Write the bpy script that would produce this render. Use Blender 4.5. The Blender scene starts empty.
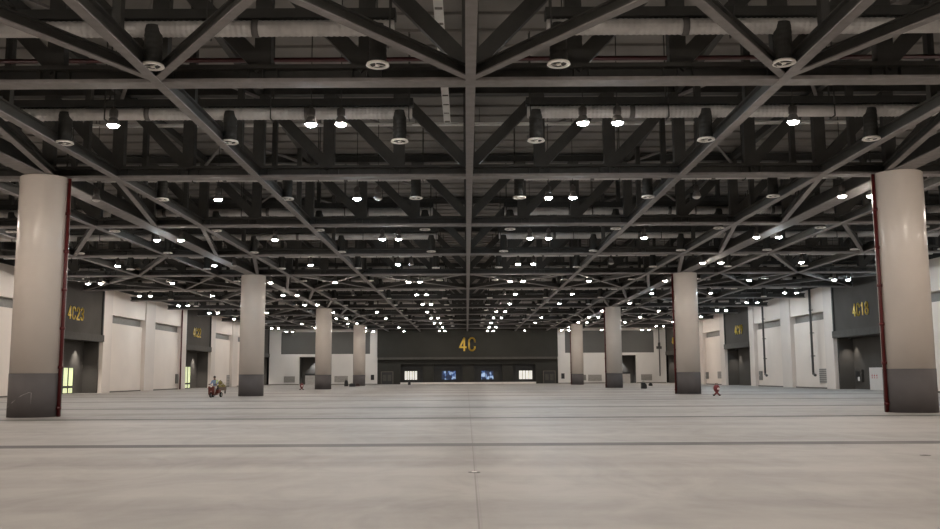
import bpy, bmesh, math, random
from mathutils import Vector, Matrix
random.seed(7)
SC = bpy.context.scene
COL = SC.collection
PI = math.pi

# ------------------------------------------------------------------ camera model
F, PITCH, ROLL, HC, VPX = 903.0, math.radians(7.01), 0.0053, 1.58, 466.3
R_ = Matrix.Rotation(PI/2 + PITCH, 3, 'X') @ Matrix.Rotation(-ROLL, 3, 'Z')
CAM = Vector((-0.15, 0, HC))
def ray(px, py):
    return (R_ @ Vector(((px-VPX)/F, -(py-264.5)/F, -1.0))).normalized()
def on_x(px, py, X):
    d = ray(px, py); t = (X-CAM.x)/d.x; return CAM + d*t
def on_y(px, py, Y):
    d = ray(px, py); t = (Y-CAM.y)/d.y; return CAM + d*t
def on_floor(px, py):
    d = ray(px, py); t = -CAM.z/d.z; return CAM + d*t

# ------------------------------------------------------------------ materials
def lin(r, g, b):
    f = lambda c: (c/255/12.92 if c/255 <= .04045 else ((c/255+.055)/1.055)**2.4)
    return (f(r), f(g), f(b), 1)
MATS = {}
def mat(name, col, rough=.6, metal=0, emit=None, estr=0, noise=.12, scale=3.0, bump=0, bscale=40, spec=.5):
    m = bpy.data.materials.new(name); m.use_nodes = True
    nt = m.node_tree; N = nt.nodes; L = nt.links
    b = N['Principled BSDF']
    b.inputs['Roughness'].default_value = rough
    b.inputs['Metallic'].default_value = metal
    b.inputs['Specular IOR Level'].default_value = spec
    col = tuple(col)[:3]
    tc = N.new('ShaderNodeTexCoord')
    if noise:
        nz = N.new('ShaderNodeTexNoise'); nz.inputs['Scale'].default_value = scale
        nz.inputs['Detail'].default_value = 5
        L.new(tc.outputs['Object'], nz.inputs['Vector'])
        rp = N.new('ShaderNodeValToRGB')
        rp.color_ramp.elements[0].position = .3; rp.color_ramp.elements[1].position = .7
        rp.color_ramp.elements[0].color = (*[c*(1-noise) for c in col], 1)
        rp.color_ramp.elements[1].color = (*[min(1, c*(1+noise)) for c in col], 1)
        L.new(nz.outputs['Fac'], rp.inputs['Fac']); L.new(rp.outputs['Color'], b.inputs['Base Color'])
    else:
        b.inputs['Base Color'].default_value = (*col, 1)
    if bump:
        n2 = N.new('ShaderNodeTexNoise'); n2.inputs['Scale'].default_value = bscale
        L.new(tc.outputs['Object'], n2.inputs['Vector'])
        bp = N.new('ShaderNodeBump'); bp.inputs['Strength'].default_value = bump; bp.inputs['Distance'].default_value = .02
        L.new(n2.outputs['Fac'], bp.inputs['Height']); L.new(bp.outputs['Normal'], b.inputs['Normal'])
    if emit:
        b.inputs['Emission Color'].default_value = (*emit[:3], 1)
        b.inputs['Emission Strength'].default_value = estr
    MATS[name] = m
    return m

LAMP = 500.0
STEEL = mat('chord_grey_paint', (.245, .228, .224), .75, spec=.3)
DARK = mat('web_dark_paint', (.056, .055, .051), .6)  # dark paint of posts and diagonals; on chord webs it paints in shade
DECK = mat('roof_deck', (.25, .235, .22), .7, noise=.2, scale=.5)
SILVER = mat('duct_foil', (.60, .58, .565), .45, .2, noise=.12, scale=2)
NECK = mat('diffuser_neck_black', (.035, .035, .032), .6)
RING = mat('diffuser_ring_white', (.88, .85, .80), .5, noise=0)
LHOUSE = mat('lamp_housing', (.16, .15, .145), .45, .4)
LWARM = mat('lamp_warm', (.9, .85, .8), .4, emit=(1, .90, .80), estr=LAMP, noise=0)
LCOOL = mat('lamp_cool', (.85, .9, .95), .4, emit=(.78, .91, 1), estr=LAMP, noise=0)
LOFF = mat('lamp_unlit', (.45, .43, .41), .3, noise=0)
COLP = mat('column_paint', (.665, .595, .535), .27, noise=.04, scale=.6)
COLB = mat('column_base_grey', (.112, .101, .101), .75, spec=.25, noise=.07, scale=1.5)
PALE = mat('chalk', (.28, .26, .255), .8, noise=0)
RED = mat('red_pipe', (.085, .007, .007), .4)
REDD = mat('red_pipe_overhead', (.055, .009, .010), .5)
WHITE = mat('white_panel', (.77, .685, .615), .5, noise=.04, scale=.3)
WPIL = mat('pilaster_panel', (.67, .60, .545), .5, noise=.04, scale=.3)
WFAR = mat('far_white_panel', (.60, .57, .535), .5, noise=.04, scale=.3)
GREYIN = mat('grey_inset', (.088, .086, .080), .6, noise=.06, scale=.3)
GATE = mat('gate_dark_grey', (.072, .066, .059), .8, spec=.15, noise=.08, scale=.5)
LEDGE = mat('gate_ledge', (.070, .065, .058), .7, spec=.2)
FARD = mat('far_dark_wall', (.033, .032, .0275), .8, spec=.2, noise=.08, scale=.4)
FARDD = mat('far_darker_wall', (.018, .0175, .016), .6, noise=.08, scale=.6)
TRIMD = mat('skirting', (.09, .075, .06), .6)
YEL = mat('yellow_letter', (.72, .50, .03), .4, noise=0)
YEL2 = mat('amber_letter', (.72, .47, .05), .4, noise=0)
BLACK = mat('black', (.012, .012, .012), .5, noise=0)
TRAYW = mat('white_tray', (.92, .91, .89), .5, noise=.05)
KERB = mat('white_kerb', (.70, .66, .62), .5, noise=.05)
LOUV = mat('louvre_grey', (.16, .15, .135), .5)
LOUVL = mat('louvre_light', (.42, .39, .36), .5)
PIPED = mat('drop_pipe_grey', (.07, .066, .064), .5)
GLW = mat('lit_white_pane', (.8, .8, .76), .3, emit=(1, .97, .86), estr=.62, noise=0)
GLG = mat('lit_green_pane', (.7, .75, .4), .3, emit=(.84, .93, .56), estr=.6, noise=0)
SKIN = mat('skin', (.25, .14, .09), .55, noise=0)
HAIR = mat('hair', (.012, .010, .009), .6, noise=0)
BLUE = mat('blue_shirt', (.23, .31, .46), .8, noise=.1, scale=9)
TROU = mat('pale_trousers', (.42, .36, .33), .8, noise=.1, scale=9)
HIVIS = mat('hi_vis', (.55, .66, .30), .7, noise=.1, scale=9)
REDV = mat('red_vehicle', (.13, .032, .024), .35, noise=.1, scale=6)
REDS = mat('red_stand', (.17, .022, .028), .5, noise=.1, scale=8)
PINK = mat('pale_plate', (.72, .58, .55), .5, noise=0)
RUB = mat('rubber', (.015, .015, .015), .8, noise=0)
CHROME = mat('bright_metal', (.5, .5, .5), .3, .8, noise=0)
SACK = mat('olive_sack', (.24, .20, .07), .8, noise=.3, scale=6)
CARTM = mat('cart_brown', (.16, .12, .10), .7, noise=.15, scale=6)
PAPER = mat('white_board', (.62, .58, .55), .6, noise=.03)
REDINK = mat('red_ink', (.45, .06, .06), .6, noise=0)

def mat_blue_window():
    m = bpy.data.materials.new('lit_blue_pane'); m.use_nodes = True
    N = m.node_tree.nodes; L = m.node_tree.links; b = N['Principled BSDF']
    tc = N.new('ShaderNodeTexCoord'); v = N.new('ShaderNodeTexNoise')
    v.inputs['Scale'].default_value = 1.1; v.inputs['Detail'].default_value = 1.5
    L.new(tc.outputs['Object'], v.inputs['Vector'])
    r = N.new('ShaderNodeValToRGB'); e = r.color_ramp.elements
    e[0].position = .46; e[0].color = (.006, .012, .04, 1)
    e[1].position = .60; e[1].color = (.55, .72, .95, 1)
    k = e.new(.51); k.color = (.03, .10, .34, 1)
    L.new(v.outputs['Fac'], r.inputs['Fac'])
    b.inputs['Base Color'].default_value = (.02, .03, .05, 1)
    L.new(r.outputs['Color'], b.inputs['Emission Color']); b.inputs['Emission Strength'].default_value = .75
    return m
GLB = mat_blue_window()

def mat_floor():
    m = bpy.data.materials.new('polished_concrete'); m.use_nodes = True
    N = m.node_tree.nodes; L = m.node_tree.links; b = N['Principled BSDF']
    tc = N.new('ShaderNodeTexCoord')
    def noise(scale, det, sx=1, sy=1, dist=0, rough=.55):
        mp = N.new('ShaderNodeMapping'); mp.inputs['Scale'].default_value = (sx, sy, 1)
        L.new(tc.outputs['Object'], mp.inputs['Vector'])
        n = N.new('ShaderNodeTexNoise'); n.inputs['Scale'].default_value = scale
        n.inputs['Detail'].default_value = det; n.inputs['Distortion'].default_value = dist
        n.inputs['Roughness'].default_value = rough
        L.new(mp.outputs['Vector'], n.inputs['Vector']); return n.outputs['Fac']
    def mth(op, a, bb=None, cl=False):
        q = N.new('ShaderNodeMath'); q.operation = op; q.use_clamp = cl
        for i, x in enumerate((a, bb)):
            if x is None: continue
            if isinstance(x, (int, float)): q.inputs[i].default_value = x
            else: L.new(x, q.inputs[i])
        return q.outputs[0]
    big = noise(.12, 4, 1, 1)
    lanes = noise(.5, 3, .06, 1.0)              # pour lanes running across the hall
    scr = noise(.55, 5, 1.0, .55, 2.2)          # scrubbing swirls
    fine = noise(6, 4)
    f = mth('ADD', mth('MULTIPLY', big, .35), mth('MULTIPLY', lanes, .38))
    f = mth('ADD', f, mth('MULTIPLY', scr, .34))
    f = mth('ADD', f, mth('MULTIPLY', fine, .06))
    r = N.new('ShaderNodeValToRGB'); e = r.color_ramp.elements
    e[0].position = .43; e[0].color = (.235, .216, .199, 1)
    e[1].position = .63; e[1].color = (.375, .350, .325, 1)
    L.new(f, r.inputs['Fac'])
    # joint lines: one along the middle, faint ones every 12.5 m / 9 m
    sp = N.new('ShaderNodeSeparateXYZ'); L.new(tc.outputs['Object'], sp.inputs[0])
    jx = mth('LESS_THAN', mth('ABSOLUTE', mth('SUBTRACT', sp.outputs['X'], -.03)), .011)
    fx = mth('LESS_THAN', mth('ABSOLUTE', mth('SUBTRACT', mth('MODULO', mth('ADD', sp.outputs['X'], 90.06), 9), .06)), .012)
    fy = mth('LESS_THAN', mth('MODULO', mth('ADD', sp.outputs['Y'], 60.4), 6.25), .014)
    j = mth('MAXIMUM', mth('MULTIPLY', jx, .45), mth('MULTIPLY', mth('MAXIMUM', fx, fy), .12))
    mx = N.new('ShaderNodeMixRGB'); L.new(j, mx.inputs['Fac'])
    L.new(r.outputs['Color'], mx.inputs['Color1']); mx.inputs['Color2'].default_value = (.12, .10, .09, 1)
    L.new(mx.outputs['Color'], b.inputs['Base Color'])
    rr = N.new('ShaderNodeMapRange'); L.new(scr, rr.inputs['Value'])
    rr.inputs['To Min'].default_value = .50; rr.inputs['To Max'].default_value = .64
    L.new(rr.outputs['Result'], b.inputs['Roughness'])
    b.inputs['Specular IOR Level'].default_value = .24
    return m
FLOOR = mat_floor()
def mat_trench():
    m = mat('trench_cover', (.2, .18, .165), .6)
    N = m.node_tree.nodes
    for n in N:
        if n.type == 'TEX_NOISE': n.inputs['Scale'].default_value = .45
        if n.type == 'VALTORGB':
            n.color_ramp.elements[0].color = (.05, .046, .043, 1); n.color_ramp.elements[1].color = (.135, .123, .113, 1)
    return m
TRENCH = mat_trench()

# ------------------------------------------------------------------ mesh builder
class MB:
    def __init__(s): s.v = []; s.f = []; s.sm = []
    def _add(s, vs, fs, smooth=False):
        o = len(s.v); s.v += [tuple(v) for v in vs]
        s.f += [tuple(i+o for i in f) for f in fs]; s.sm += [smooth]*len(fs); return s
    def box(s, x0, x1, y0, y1, z0, z1):
        x0, x1 = sorted((x0, x1)); y0, y1 = sorted((y0, y1)); z0, z1 = sorted((z0, z1))
        vs = [(x, y, z) for z in (z0, z1) for y in (y0, y1) for x in (x0, x1)]
        return s._add(vs, [(0, 2, 3, 1), (4, 5, 7, 6), (0, 1, 5, 4), (2, 6, 7, 3), (0, 4, 6, 2), (1, 3, 7, 5)])
    def frame(s, a, b):
        a = Vector(a); b = Vector(b); d = (b-a).normalized()
        up = Vector((0, 0, 1)) if abs(d.z) < .98 else Vector((0, 1, 0))
        r = d.cross(up).normalized(); u = r.cross(d).normalized(); return a, b, r, u
    def prism(s, a, b, prof):
        """profile [(right, up)] swept from a to b"""
        a, b, r, u = s.frame(a, b); n = len(prof)
        # signed area decides winding
        ar = sum(prof[i][0]*prof[(i+1) % n][1]-prof[(i+1) % n][0]*prof[i][1] for i in range(n))
        if ar < 0: prof = prof[::-1]
        vs = [a+r*p[0]+u*p[1] for p in prof]+[b+r*p[0]+u*p[1] for p in prof]
        fs = [(i, i+n, (i+1) % n+n, (i+1) % n) for i in range(n)]
        fs += [tuple(range(n)), tuple(range(2*n-1, n-1, -1))]
        return s._add(vs, fs)
    def bar(s, a, b, w, h): return s.prism(a, b, [(-w/2, -h/2), (w/2, -h/2), (w/2, h/2), (-w/2, h/2)])
    def ibeam(s, a, b, w, h, tf, tw):
        """flanged beam as three plates; a, b are on the underside"""
        a = Vector(a); b = Vector(b)
        s.prism(a, b, [(-w/2, 0), (w/2, 0), (w/2, tf), (-w/2, tf)])
        s.prism(a, b, [(-tw/2, tf), (tw/2, tf), (tw/2, h-tf), (-tw/2, h-tf)])
        return s.prism(a, b, [(-w/2, h-tf), (w/2, h-tf), (w/2, h), (-w/2, h)])
    def flange(s, a, b, w, h, tf, tw):
        return s.prism(a, b, [(-w/2, 0), (w/2, 0), (w/2, tf), (-w/2, tf)])
    def webtop(s, a, b, w, h, tf, tw):
        s.prism(a, b, [(-tw/2, tf), (tw/2, tf), (tw/2, h-tf), (-tw/2, h-tf)])
        return s.prism(a, b, [(-w/2, h-tf), (w/2, h-tf), (w/2, h), (-w/2, h)])
    def tube(s, pts, rad, n=10, smooth=True):
        """circular sweep of a polyline; rad may be a list"""
        pts = [Vector(p) for p in pts]; k = len(pts)
        rads = rad if isinstance(rad, (list, tuple)) else [rad]*k
        vs = []
        d0 = (pts[-1]-pts[0]).normalized()
        ref = Vector((0, 0, 1)) if abs(d0.z) < .9 else Vector((0, 1, 0))
        for i, p in enumerate(pts):
            d = (pts[min(i+1, k-1)]-pts[max(i-1, 0)])
            d = d.normalized() if d.length > 1e-9 else d0
            r = d.cross(ref).normalized(); u = r.cross(d).normalized()
            vs += [p+(r*math.cos(2*PI*j/n)+u*math.sin(2*PI*j/n))*rads[i] for j in range(n)]
        fs = [(i*n+j, (i+1)*n+j, (i+1)*n+(j+1) % n, i*n+(j+1) % n) for i in range(k-1) for j in range(n)]
        fs += [tuple(range(n)), tuple(range(k*n-1, (k-1)*n-1, -1))]
        s._add(vs, fs, smooth); s.sm[-1] = s.sm[-2] = False
        return s
    def lathe(s, prof, n=24, c=(0, 0, 0), smooth=True, axis='z'):
        """[(radius, z)] revolved, ends left as given"""
        vs = []
        for r, z in prof:
            for j in range(n):
                x, y = r*math.cos(2*PI*j/n), r*math.sin(2*PI*j/n)
                vs.append((c[0]+x, c[1]+y, c[2]+z) if axis == 'z' else
                          ((c[0]+z, c[1]+x, c[2]+y) if axis == 'x' else (c[0]+x, c[1]+z, c[2]+y)))
        k = len(prof)
        fs = [(i*n+j, i*n+(j+1) % n, (i+1)*n+(j+1) % n, (i+1)*n+j) for i in range(k-1) for j in range(n)]
        return s._add(vs, fs, smooth)
    def ball(s, c, rx, ry=None, rz=None, n=14, m=9):
        ry = ry or rx; rz = rz or rx; vs = []; fs = []
        for i in range(m+1):
            t = PI*i/m
            for j in range(n):
                a = 2*PI*j/n
                vs.append((c[0]+rx*math.sin(t)*math.cos(a), c[1]+ry*math.sin(t)*math.sin(a), c[2]-rz*math.cos(t)))
        for i in range(m):
            for j in range(n): fs.append((i*n+j, i*n+(j+1) % n, (i+1)*n+(j+1) % n, (i+1)*n+j))
        return s._add(vs, fs, True)
    def mesh(s, name, m, recalc=True):
        me = bpy.data.meshes.new(name); me.from_pydata(s.v, [], s.f)
        me.polygons.foreach_set('use_smooth', s.sm)
        if recalc:
            bm = bmesh.new(); bm.from_mesh(me)
            bmesh.ops.remove_doubles(bm, verts=bm.verts, dist=1e-6) if False else None
            bmesh.ops.recalc_face_normals(bm, faces=bm.faces); bm.to_mesh(me); bm.free()
        if m: me.materials.append(m)
        me.update(); return me

def link(name, data, parent=None, loc=(0, 0, 0), rot=(0, 0, 0)):
    o = bpy.data.objects.new(name, data); COL.objects.link(o)
    o.location = loc; o.rotation_euler = rot
    if parent: o.parent = parent
    return o
def build(mb, name, m, parent=None, loc=(0, 0, 0), rot=(0, 0, 0)): return link(name, mb.mesh(name, m), parent, loc, rot)
def tag(o, label=None, cat=None, group=None, kind=None):
    if label: o['label'] = label
    if cat: o['category'] = cat
    if group: o['group'] = group
    if kind: o['kind'] = kind
    return o
def empty(name, loc, rot=(0, 0, 0)):
    o = bpy.data.objects.new(name, None); COL.objects.link(o); o.location = loc; o.rotation_euler = rot
    o.empty_display_size = .2
    return o
KIDS = {}
def copy_tree(o, loc, rot=None, parent=None):
    c = o.copy(); COL.objects.link(c)
    if parent is not None: c.parent = parent
    else:
        c.location = loc
        if rot is not None: c.rotation_euler = rot
    for ch in KIDS.get(o, ()): KIDS.setdefault(c, []).append(copy_tree(ch, None, None, c))
    return c
def struct(mb, name, m, parent=None):
    o = build(mb, name, m, parent)
    if parent is None: tag(o, kind='structure')
    return o
ORD = ['first', 'second', 'third', 'fourth', 'fifth', 'sixth', 'seventh', 'eighth', 'ninth', 'tenth', 'eleventh', 'twelfth',
       'thirteenth', 'fourteenth', 'fifteenth', 'sixteenth']

# ------------------------------------------------------------------ room shell
WX, YB, YF, ZR = 37.6, -25.0, 172.0, 14.15
struct(MB().box(-42, 42, YB-1, YF+8, -.4, 0), 'floor', FLOOR)
for i, y in enumerate([21.15, 34.4, 45.7, 58.6, 72, 85.0, 98, 110.5, 123, 135.5, 148, 160.5]):
    w = .42 if i == 0 else .45
    struct(MB().box(-WX+.02, WX-.02, y-w, y+w, -.1, .002), 'trim_%d' % (i+1), TRENCH)
c = MB().box(-42, 42, YB-1, YF+8, ZR, ZR+.4)
y = YB+.5
while y < YF:                                    # deck ribs across the hall
    c.bar((-41, y, ZR-.05), (41, y, ZR-.05), .12, .10); y += 1.5625
struct(c, 'ceiling', DECK)
struct(MB().box(-42, 42, YB-1, YB-.5, 0, ZR), 'wall_back', GREYIN)
for s, nm in ((-1, 'left'), (1, 'right')):
    struct(MB().box(s*40.6, s*41.2, YB, YF+8, 0, ZR), 'wall_'+nm, FARDD)

TRN = [12]; DRN = [0]
def trim(mb, m, parent=None):
    if parent is None: TRN[0] += 1; return struct(mb, 'trim_%d' % TRN[0], m)
def door(mb, m):
    DRN[0] += 1; return struct(mb, 'door_%d' % DRN[0], m)
GATES = [(82.0, 93.3), (121.0, 132.8), (160.4, YF)]
BAYS = [(54.0, 82.0), (93.3, 121.0), (132.8, 160.4)]
for s, nm in ((-1, 'left'), (1, 'right')):
    # plain white wall before the first bay we can see
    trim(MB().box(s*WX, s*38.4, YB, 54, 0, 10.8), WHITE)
    for (a, b) in BAYS:
        mid = (a+b)/2
        pl = MB()
        for (p, q) in ((a, a+2.2), (mid-1.6, mid+1.6), (b-1.9, b)):
            pl.box(s*WX, s*38.6, p, q, 0, 10.8)
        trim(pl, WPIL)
        for (p, q) in ((a+2.2, mid-1.6), (mid+1.6, b-1.9)):
            d = door(MB().box(s*38.05, s*38.5, p, q, .12, 7.35), WHITE)
            build(MB().box(s*37.72, s*38.6, p, q, 8.15, 10.8), 'door_header', WHITE, d)
            build(MB().box(s*38.28, s*38.6, p, q, 7.35, 8.15), 'door_track', LOUV, d)  # back of the groove, header's shade put into its dark grey
            build(MB().box(s*37.95, s*38.5, p, q, 0, .12), 'bottom_seal', TRIMD, d)
    # dark strip of wall over the white one
    trim(MB().box(s*38.6, s*39, YB, YF, 10.8, ZR), FARDD)
    for gi, (a, b) in enumerate(GATES):
        d = door(MB().box(s*37.75, s*38.4, a, b, 5.9, 10.8), GATE)       # dark gate fascia
        build(MB().box(s*37.5, s*39.6, a+.02, b-.02, 5.2, 5.9), 'gate_ledge', LEDGE, d)
        rec = MB().box(s*39.5, s*39.9, a, b, 0, 5.2)
        for (p, q) in ((a, a+.25), (b-.25, b)): rec.box(s*38.0, s*39.5, p, q, 0, 5.2)
        build(rec, 'gate_recess', GATE, d)
        build(MB().box(s*37.62, s*37.75, a+.02, a+.3, 5.9, 10.8), 'fascia_edge', FARDD, d)
        build(MB().box(s*37.62, s*37.75, b-.3, b-.02, 5.9, 10.8), 'fascia_edge', FARDD, d)

# far wall
def farx(s, a, b): return sorted((s*a, s*b))
struct(MB().box(-42, 42, YF+6, YF+6.5, 0, ZR).box(-41, 41, YF+.4, YF+1, 10.5, ZR), 'wall_far', FARDD)
for s in (-1, 1):
    w = MB()
    XO0, XO1 = 27.4, 31.9                       # loading opening
    w.box(*farx(s, 17.1, XO0), YF, YF+.6, 0, 5.75); w.box(*farx(s, XO1, 37.6), YF, YF+.6, 0, 5.75)
    w.box(*farx(s, XO0, XO1), YF, YF+.6, 5.25, 5.75)
    w.box(*farx(s, 17.1, 18.5), YF, YF+.6, 5.75, 10.5); w.box(*farx(s, 35.4, 37.6), YF, YF+.6, 5.75, 10.5)
    w.box(*farx(s, 18.5, 35.4), YF, YF+.6, 9.95, 10.5)
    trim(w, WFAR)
    trim(MB().box(*farx(s, 18.5, 35.4), YF+.25, YF+.6, 5.75, 9.95), GREYIN)
    trim(MB().box(*farx(s, 17.1, XO0), YF-.04, YF, 0, .14).box(*farx(s, XO1, 37.5), YF-.04, YF, 0, .14), TRIMD)
    r = MB().box(*farx(s, XO0-.3, XO1+.3), YF+3, YF+3.3, 0, 5.6)
    r.box(*farx(s, XO0-.3, XO0), YF+.6, YF+3, 0, 5.6).box(*farx(s, XO1, XO1+.3), YF+.6, YF+3, 0, 5.6)
    r.box(*farx(s, XO0, XO1), YF+.6, YF+3, 5.25, 5.6)
    d = door(r, GATE)
    build(MB().box(*farx(s, XO0+.6, XO1-1.0), YF+1.0, YF+1.35, 0, 1.75), 'low_barrier', LOUVL, d)
    build(MB().box(*farx(s, XO0+.6, XO1-1.0), YF+.9, YF+1.45, 1.75, 2.1), 'barrier_rail', BLACK, d)
# middle dark portal
struct(MB().box(-17.1, 17.1, YF-.2, YF+.6, 5.05, 10.6), 'trim_90', FARD)
struct(MB().box(-17.0, 17.0, YF-.55, YF+.6, 4.62, 5.05), 'trim_91', LEDGE)
lw = MB()
lw.box(-17.1, -12.7, YF+.15, YF+.7, 0, 4.62).box(12.9, 17.1, YF+.15, YF+.7, 0, 4.62).box(-12.7, 12.9, YF+.15, YF+.7, 3.75, 4.62)
struct(lw, 'trim_92', FARD)
inner = MB().box(-13.3, 12.9, YF+1.6, YF+1.9, 0, 4.0)
struct(inner, 'trim_93', FARDD)
for i, (p, q) in enumerate(((-8.5, -6.5), (-1.0, 1.2), (6.6, 8.6))):
    struct(MB().box(p, q, YF+.55, YF+1.6, 0, 3.75), 'trim_%d' % (94+i), FARD)
struct(MB().box(-12.7, 12.9, YF-.25, YF+.12, 0, .34), 'trim_97', KERB)
WN = 0
for (x0, x1, m, n) in ((-12.0, -9.65, GLW, 5), (-4.95, -2.3, GLB, 3), (2.6, 4.9, GLB, 3), (9.8, 12.3, GLW, 4)):
    WN += 1
    w = struct(MB().box(x0, x1, YF+1.53, YF+1.59, .85, 2.45), 'window_%d' % WN, m)
    fr = MB()
    fr.box(x0-.12, x0, YF+1.45, YF+1.6, .75, 2.55).box(x1, x1+.12, YF+1.45, YF+1.6, .75, 2.55)
    fr.box(x0, x1, YF+1.45, YF+1.6, .75, .85).box(x0, x1, YF+1.45, YF+1.6, 2.45, 2.55)
    for k in range(1, n):
        xm = x0+(x1-x0)*k/n; fr.box(xm-.05, xm+.05, YF+1.45, YF+1.6, .85, 2.45)
    build(fr, 'window_frame', FARDD, w)
for (x0, x1) in ((-16.3, -14.2), (14.4, 16.5)):
    d = door(MB().box(x0, x1, YF+.08, YF+.15, 0, 2.3), FARDD)
    xm = (x0+x1)/2
    build(MB().box(x0-.12, x0, YF+.0, YF+.15, 0, 2.42).box(x1, x1+.12, YF, YF+.15, 0, 2.42).box(x0, x1, YF, YF+.15, 2.3, 2.42), 'door_frame', TRIMD, d)
    build(MB().box(x0+.25, xm-.12, YF+.04, YF+.08, .6, 1.8), 'door_panel', LEDGE, d)
    build(MB().box(xm+.12, x1-.25, YF+.04, YF+.08, .6, 1.8), 'door_panel', LEDGE, d)

# ------------------------------------------------------------------ round columns
ZC = 9.95
def make_column(k, s):
    side = 'left' if s < 0 else 'right'
    words = ['nearest and largest column', 'second column from the front', 'third column from the front', 'fourth and farthest column']
    o = empty('round_column', (s*18+.08, 37.5*k, 0))
    tag(o, 'pale round column with dark grey base, %s on the %s' % (words[k-1], side), 'column', 'round columns in two rows')
    R = 1.0
    build(MB().lathe([(0, 1.76), (R, 1.76), (R, ZC-.03), (R-.03, ZC), (0, ZC)], 48), 'shaft', COLP, o)
    build(MB().lathe([(0, 0), (R+.012, 0), (R+.012, 1.76), (0, 1.76)], 48), 'painted_base', COLB, o)
    if k == 1 or s > 0:
        px, py = -s*(R+.075), -.16
        p = build(MB().tube([(px, py, 0), (px, py, ZC-.05)], .075, 10), 'red_pipe', RED, o)
        for z in (.35, 2.0, 3.6, 5.2, 6.8, 8.4):
            build(MB().lathe([(.07, -.06), (.105, -.06), (.105, .06), (.07, .06)], 12, (px, py, z)).box(px, px+s*.12, py-.03, py+.03, z-.03, z+.03), 'pipe_clamp', RED, p)
    if k == 1 and s < 0:
        pts = []
        R2 = R+.016
        def sp(a, z): return (R2*math.sin(a), -R2*math.cos(a), z)
        a0 = math.atan2(18, -0.0)
        face = math.atan2(18, 37.5)       # direction towards the viewer
        mk = MB()
        A = [(-1.30+face, .40), (-.9+face, .62), (-.5+face, .88), (-.22+face, 1.0), (-.14+face, .98), (-.14+face, .5)]
        mk.tube([sp(-(-a), z) for a, z in A], .012, 6)
        tag(build(mk, 'chalk_mark', PALE, o), 'pale chalk mark like a bent line')  # pale bent line set on the column base
    return o
for k in (1, 2, 3, 4):
    for s in (-1, 1): make_column(k, s)

# ------------------------------------------------------------------ roof steel
ZT = 13.62      # underside of top chord
def kid(p, o): KIDS.setdefault(p, []).append(o); return o
def lateral_truss():
    t = empty('roof_truss', (0, 25, 0))
    XE = 37.5
    A = ((-XE, 0, ZC+.02), (XE, 0, ZC+.02), .58, .52, .11, .06)
    kid(t, build(MB().flange(*A), 'bottom_flange', STEEL, t)); st = MB().webtop(*A)
    for k in range(-12, 13):
        for dx in (-.42, 0, .42): st.box(k*3+dx-.012, k*3+dx+.012, -.2, .2, ZC+.06, ZC+.48)
    kid(t, build(st, 'chord_web', DARK, t))  # dark colour here stands in for shade above the flange
    kid(t, build(MB().ibeam((-XE, 0, ZT), (XE, 0, ZT), .40, .42, .05, .08), 'top_chord', DARK, t))
    pm = MB().box(-.24, .24, -.17, .17, ZC+.54, ZT).mesh('post', DARK)
    for k in range(-12, 13): kid(t, link('post', pm, t, (k*3.0, 0, 0)))
    dl = MB().bar((3, 0, ZT-.02), (0, 0, ZC+.50), .28, .46).mesh('diagonal', DARK)
    dr = MB().bar((-3, 0, ZT-.02), (0, 0, ZC+.50), .28, .46).mesh('diagonal', DARK)
    for k in range(12):
        kid(t, link('diagonal', dl, t, (k*3.0, 0, 0))); kid(t, link('diagonal', dr, t, (-k*3.0, 0, 0)))
    return t
def lateral_far():
    t = empty('roof_truss', (0, 100, 0)); XE = 37.5
    A = ((-XE, 0, ZC+.02), (XE, 0, ZC+.02), .58, .52, .11, .06)
    kid(t, build(MB().flange(*A), 'bottom_flange', STEEL, t)); kid(t, build(MB().webtop(*A), 'chord_web', DARK, t))
    kid(t, build(MB().ibeam((-XE, 0, ZT), (XE, 0, ZT), .40, .42, .05, .08), 'top_chord', DARK, t))
    w = MB()
    for k in range(-12, 13): w.box(k*3-.24, k*3+.24, -.17, .17, ZC+.52, ZT)
    for k in range(12):
        for s in (-1, 1): w.bar((s*(k+1)*3, 0, ZT-.02), (s*k*3, 0, ZC+.5), .28, .46)
    kid(t, build(w, 'truss_web', DARK, t))
    return t
TWHERE = {0: 'nearest, above the first black swirl diffusers', 1: 'second, resting on the nearest columns', 4: 'fifth, resting on the second columns',
          7: 'eighth, resting on the third columns', 10: 'eleventh, resting on the farthest columns', 11: 'twelfth and last, nearest the 4C wall'}
near_t = far_t = None
for k in range(12):
    yy = 25.35+12.5*k
    if k < 6: o = lateral_truss() if near_t is None else copy_tree(near_t, (0, yy, 0))
    else: o = lateral_far() if far_t is None else copy_tree(far_t, (0, yy, 0))
    if k < 6 and near_t is None: near_t = o
    if k >= 6 and far_t is None: far_t = o
    o.location = (0, yy, 0)
    tag(o, 'dark steel roof truss across the hall, %s' % TWHERE.get(k, ORD[k]+' counted from the front'), 'roof truss', 'trusses across the hall')
Y0, Y1 = 12.5, YF+.3
def long_truss(x, label, web=True):
    t = empty('lengthwise_truss', (x, 0, 0))
    A = ((0, Y0, ZC), (0, Y1, ZC), .29, .46, .045, .05)
    build(MB().flange(*A), 'bottom_flange', STEEL, t); build(MB().webtop(*A), 'chord_web', DARK, t)  # web coloured dark for the shade between the flanges
    build(MB().bar((0, Y0, ZT+.2), (0, Y1, ZT+.2), .26, .36), 'top_chord', DARK, t)
    if web:
        pm = MB().box(-.11, .11, -.14, .14, ZC+.46, ZT+.02).mesh('post', DARK)
        for k in range(8):
            link('post', pm, t, (0, 12.5*k+15.95, 0)); link('post', pm, t, (0, 12.5*k+22.1, 0))
    tag(t, label, 'roof truss', 'trusses along the hall')
long_truss(0, 'centre roof truss running straight away over the middle of the hall')
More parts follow.
